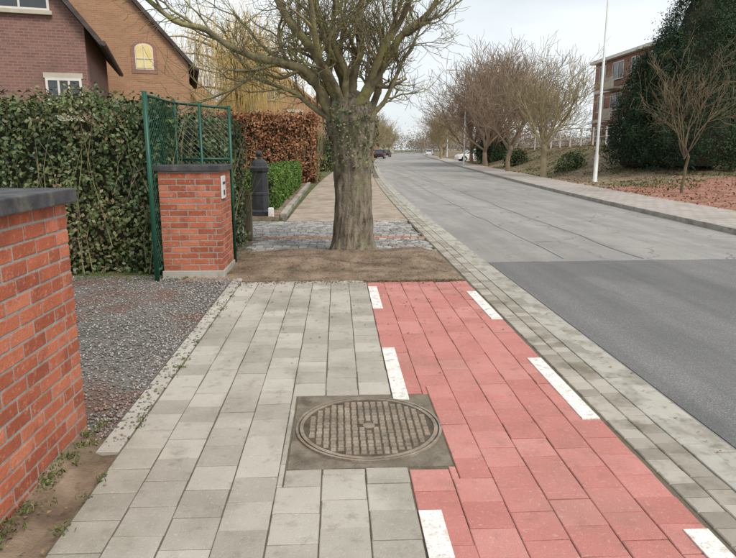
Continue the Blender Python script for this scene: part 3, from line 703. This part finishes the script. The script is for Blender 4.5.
# ---------------------------------------------------------------- cars
def car(name,x,y,rz,paint,z=0):
    e=empty(name,(x,y,z),rz)
    def extr(prof,w0,w1,mat,nm,bev=.04):
        m=MB(); n=len(prof); zs_=[p[1] for p in prof]; lo,hi=min(zs_),max(zs_)
        W=[w0+(w1-w0)*(p[1]-lo)/(hi-lo) for p in prof]
        m.V=[(p[0],-W[i],p[1]) for i,p in enumerate(prof)]+[(p[0],W[i],p[1]) for i,p in enumerate(prof)]
        m.F=[tuple(range(n)),tuple(range(2*n-1,n-1,-1))]+[(i,n+i,n+(i+1)%n,(i+1)%n) for i in range(n)]; m.R=[.5]*len(m.F)
        return m.obj(nm,mat,e,bevel=bev)
    arch=lambda cx:[(cx+.36*math.cos(t),.33+.36*math.sin(t)) for t in np.linspace(math.pi,0,9)]
    body=[(-2.0,.28)]+[(a,max(.22,b)) for a,b in arch(-1.25)]+[(a,max(.22,b)) for a,b in arch(1.25)]+[(1.98,.28),(2.05,.5),(2.0,.74),(1.75,.86),(1.0,.95),(-1.9,.97),(-2.05,.8),(-2.07,.5)]
    extr(body,.86,.82,paint,'body')
    extr([(-1.85,.96),(1.05,.94),(.35,1.40),(-1.35,1.42)],.78,.62,M['glass'],'windows',.03)
    extr([(-1.45,1.415),(.40,1.395),(.15,1.48),(-1.2,1.50)],.64,.56,paint,'roof',.02)
    m=MB()
    for s in (-1,1):
        for (a,b) in (((1.07,.94),(.36,1.42)),((-.25,.95),(-.3,1.42)),((-1.88,.95),(-1.38,1.43)),((-1.1,.95),(-1.05,1.42))):
            m.tube([(a[0],s*.79,a[1]),(b[0],s*.63,b[1])],.035,6)
    m.obj('window_pillars',paint,e)
    m=MB()
    for cx in (-1.25,1.25):
        for s in (-1,1): m.tube([(cx,s*.66,.31),(cx,s*.87,.31)],.31,20,True)
    m.obj('tyres',M['rubber'],e)
    m=MB()
    for cx in (-1.25,1.25):
        for s in (-1,1): m.tube([(cx,s*.8,.31),(cx,s*.882,.31)],.19,14,True)
    m.obj('hubcaps',M['metal'],e)
    m=MB(); m.box(-2.09,-2.0,-.78,-.55,.62,.85); m.box(-2.09,-2.0,.55,.78,.62,.85); m.obj('tail_lamps',M['lamp_r'],e)
    m=MB(); m.box(1.93,2.07,-.78,-.5,.58,.74); m.box(1.93,2.07,.5,.78,.58,.74); m.obj('head_lamps',M['plate'],e)
car('parked_car',17.2,80,math.radians(186),M['carw'],.0)
car('parked_car',7.3,108,math.radians(80),M['card'],RZ)
car('parked_car',10.2,131,math.radians(78),M['card'],RZ)
car('parked_car',22.4,152,math.radians(75),M['carw'],RZ)

# ---------------------------------------------------------------- houses
def win(e,x0,x1,z0,z1,y,g='glass',nd=2):
    m=MB(); m.box(x0,x1,y-.02,y+.01,z0,z1); m.obj('window_glass',M[g],e)
    m=MB(); t=.06
    m.box(x0-t,x0,y-.05,y,z0-t,z1+t); m.box(x1,x1+t,y-.05,y,z0-t,z1+t); m.box(x0,x1,y-.05,y,z1,z1+t); m.box(x0,x1,y-.05,y,z0-t,z0)
    for k in range(1,nd): xx=x0+(x1-x0)*k/nd; m.box(xx-.025,xx+.025,y-.045,y-.021,z0,z1)
    m.obj('window_frame',M['wframe'],e)
    m=MB(); m.box(x0-.12,x1+.12,y-.12,y-.001,z0-t-.10,z0-t-.002); m.box(x0-.10,x1+.10,y-.03,y-.001,z1+t+.002,z1+t+.14); m.obj('sill_and_lintel',M['lstone'],e)
def archwin(e,x0,x1,z0,z1,y):
    xm=(x0+x1)/2; r=(x1-x0)/2
    def prof(k): return [(x0-k,z0-k),(x1+k,z0-k)]+[(xm+(r+k)*math.cos(t),z1+(r+k)*.6*math.sin(t)) for t in np.linspace(0,math.pi,9)]
    for k,mat,yo,nm in ((.20,'brick3',.02,'brick_arch'),(.05,'wframe',.035,'window_frame'),(0,'winglow',.05,'painted_glow_pane')):
        p=prof(k); m=MB(); n=len(p); m.V=[(a,y-yo,b) for a,b in p]+[(a,y+.01,b) for a,b in p]
        m.F=[tuple(range(n))]+[(i,n+i,n+(i+1)%n,(i+1)%n) for i in range(n)]; m.R=[.5]*len(m.F); m.obj(nm,M[mat],e)
    m=MB(); m.box(xm-.02,xm+.02,y-.07,y-.051,z0,z1+r*.5); m.box(x0,xm-.021,y-.07,y-.051,(z0+z1)/2-.015,(z0+z1)/2+.015); m.box(xm+.021,x1,y-.07,y-.051,(z0+z1)/2-.015,(z0+z1)/2+.015); m.obj('glazing_bars',M['wframe'],e)
def gable(name,x0,x1,y0,y1,ze,zr,wm,rm,wins=(),oh=.5,ridge=None,rot=0):
    e=empty(name); xm=(x0+x1)/2 if ridge is None else ridge
    if rot:
        c,s=math.cos(rot),math.sin(rot); e.rotation_euler=(0,0,rot); e.location=(x1-(c*x1-s*y0),y0-(s*x1+c*y0),0)
    m=MB(); m.V=[(x0,y0,0),(x1,y0,0),(x1,y0,ze),(xm,y0,zr),(x0,y0,ze),(x0,y1,0),(x1,y1,0),(x1,y1,ze),(xm,y1,zr),(x0,y1,ze)]
    m.F=[(0,1,2,3,4),(9,8,7,6,5),(1,6,7,2),(5,0,4,9)]; m.R=[.5]*4; m.obj('walls',wm,e)
    m=MB(); t=.22
    for s,xe in ((1,x1),(-1,x0)):
        sl=(zr-ze)/abs(xe-xm); xo=xe+s*oh; zo=ze-oh*sl
        n=len(m.V); ya,yb=y0-oh*.6,y1+oh*.6
        m.V+=[(xm,ya,zr+.02),(xo,ya,zo+.02),(xo,yb,zo+.02),(xm,yb,zr+.02),(xm,ya,zr+t+.05),(xo,ya,zo+t),(xo,yb,zo+t),(xm,yb,zr+t+.05)]
        for q in [(0,3,2,1),(4,5,6,7),(0,1,5,4),(1,2,6,5),(2,3,7,6)]: m.F.append(tuple(n+i for i in q)); m.R.append(.5)
    m.obj('roof',rm,e)
    m=MB()
    for s,xe in ((1,x1),(-1,x0)): sl=(zr-ze)/abs(xe-xm); xo=xe+s*(oh+.06); zo=ze-oh*sl; m.tube([(xo,y0-.3,zo+.1),(xo,y1+.3,zo+.1)],.07,8,True)
    m.obj('gutters',M['roofd'],e)
    for w in wins: win(e,*w)
    return e
gable('brick_house',-17,-6.75,18,25,4.75,11.3,M['brick1'],M['roofd'],[(-7.75,-6.98,2.45,3.35,18,'glass',3),(-8.9,-7.6,5.15,6.3,18,'glass',2),(-12.5,-11,.9,2.3,18,'glass',2)],.42,rot=math.radians(15))
e=gable('brick_house',-13.0,-6.1,27.2,35,5.0,8.9,M['brick2'],M['roofd'],[(-8.2,-7.0,1,2.5,27.2,'glass',2)],.3,rot=math.radians(13))
archwin(e,-8.1,-7.5,4.75,5.5,27.2)
m=MB(); m.box(-11.4,-10.5,31,31.9,6.0,10.0); m.obj('chimney',M['brick2'],e)
gable('brick_house',-10.5,-1.3,56,68,5.0,8.8,M['brick2'],M['roofo'],[(-8,-6.6,3.4,4.7,56,'glass',2),(-4.2,-3,3.4,4.7,56,'glass',2),(-5.8,-4.9,5.8,6.8,56,'glass',2)],.5)
gable('brick_house',-17,-9.6,46,54,4.6,9.2,M['brick2'],M['roofo'],[(-13,-11.6,3.0,4.4,46,'glass',2)],.4)
gable('brick_house',-7,1.0,95,106,5.4,9,M['brick3'],M['roofo'],[(-4,-2.5,3.2,4.6,95,'glass',2)],.4)
gable('brick_house',-2,5,128,138,5.4,9.2,M['brick2'],M['roofo'],[(0,1.5,3.2,4.6,128,'glass',2)],.4)
gable('brick_house',4,12,190,200,5.4,9.5,M['brick3'],M['roofd'],[(7,8.5,3.2,4.6,190,'glass',2)],.4)
gable('brick_house',14,23,255,265,5.4,10.5,M['lstone'],M['roofo'],[(17,19,3.2,4.6,255,'glass',2)],.4)

e=empty('apartment_building'); X=25.2; Y0,Y1=26,62
m=MB(); m.box(X,X+11,Y0,Y1,0,9.5); m.obj('walls',M['brick3'],e)
mb=MB();mg=MB();mf=MB();bal=MB()
for fl in range(3):
    z=1.5+fl*2.7
    mb.box(X-.06,X-.002,Y0,Y1,z-.18,z+.12)
    y=Y0+1; k=0
    while y<Y1-2:
        wd=2.2 if k%2 else 1.3
        mg.box(X-.03,X-.001,y,y+wd,z+.85,z+2.2)
        for yy in (y,y+wd/2,y+wd): mf.box(X-.07,X-.031,yy-.04,yy+.04,z+.85,z+2.2)
        mf.box(X-.07,X-.031,y-.04,y+wd+.04,z+2.21,z+2.31); mf.box(X-.12,X-.031,y-.04,y+wd+.04,z+.74,z+.84)
        if k%2: bal.box(X-1.0,X-.07,y-.3,y+wd+.3,z-.12,z+.02); bal.box(X-1.0,X-.94,y-.3,y+wd+.3,z+.03,z+.9)
        y+=wd+1.5; k+=1
x=X+1.5
while x<X+10:
    for fl in range(3):
        z=1.5+fl*2.7; mg.box(x,x+1.4,Y1+.001,Y1+.03,z+.85,z+2.2); mg.box(x,x+1.4,Y0-.03,Y0-.001,z+.85,z+2.2)
    x+=3
mb.box(X-.5,X+11.4,Y0-.3,Y1+.4,9.51,9.78)
mb.obj('white_bands',M['wframe'],e); mg.obj('window_glass',M['glass'],e); mf.obj('window_frames',M['wframe'],e); bal.obj('balconies',M['lstone'],e)

P=[];R_=[]
for k in range(330):
    a=rs.uniform(-1,1); y=rs.uniform(215,320); x=y*.6*a+25
    if k<90: y=rs.uniform(120,190); x=random.choice([rs.uniform(-70,Lx(y)-10),rs.uniform(Rx(y)+9,100)])
    h=rs.uniform(6,11); c=rs.uniform(0,.6)
    n=380; u=rs.normal(size=(n,3)); q=u*np.array([2.3,2.3,h*.20])+np.array([x,y,h*.42]); q[:,2]=np.abs(q[:,2]); P.append(q); R_+=list(np.clip(c+rs.uniform(0,.4,n),0,1))
P=np.concatenate(P); leaves('distant_trees',P,np.tile((0,-1.,0),(len(P),1)),.7,M['far'],asp=.28,rnd=np.array(R_),align=.4)

# ---------------------------------------------------------------- light, sky
SE,SA=math.radians(48),math.radians(140)
w=bpy.data.worlds.new('World'); scene.world=w; w.use_nodes=True; nt=w.node_tree
bg=nt.nodes['Background']; bg.inputs['Strength'].default_value=.1
sky=nt.nodes.new('ShaderNodeTexSky'); sky.sky_type='NISHITA'; sky.sun_disc=False; sky.sun_elevation=SE; sky.sun_rotation=SA; sky.dust_density=2.0
tc=nt.nodes.new('ShaderNodeTexCoord'); mp=nt.nodes.new('ShaderNodeMapping'); mp.inputs['Scale'].default_value=(1,1,3.5); nt.links.new(tc.outputs['Generated'],mp.inputs[0])
f=ramp_(nt,noise_(nt,mp.outputs[0],1.8,4,.55),[(.38,(.66,)*3),(.62,(.97,)*3)])
nt.links.new(mixc(nt,f,sky.outputs[0],(10.0,10.6,10.9)),bg.inputs['Color'])
sl=bpy.data.lights.new('sun','SUN'); sl.energy=2.7; sl.angle=math.radians(22); sl.color=(1,.93,.83)
so=bpy.data.objects.new('sun',sl); col.objects.link(so)
d=Vector((math.sin(SA)*math.cos(SE),math.cos(SA)*math.cos(SE),math.sin(SE))); so.rotation_euler=d.to_track_quat('Z','Y').to_euler()
scene.view_settings.view_transform='Standard'; scene.view_settings.look='None'; scene.view_settings.exposure=0

cam=bpy.data.cameras.new('camera'); co=bpy.data.objects.new('camera',cam); col.objects.link(co)
cam.sensor_width=36; cam.lens=30.33; cam.clip_end=2000; cam.clip_start=.05
co.location=(0,0,1.55); co.rotation_euler=(math.radians(90-11.84),0,math.radians(-2.8))
scene.camera=co
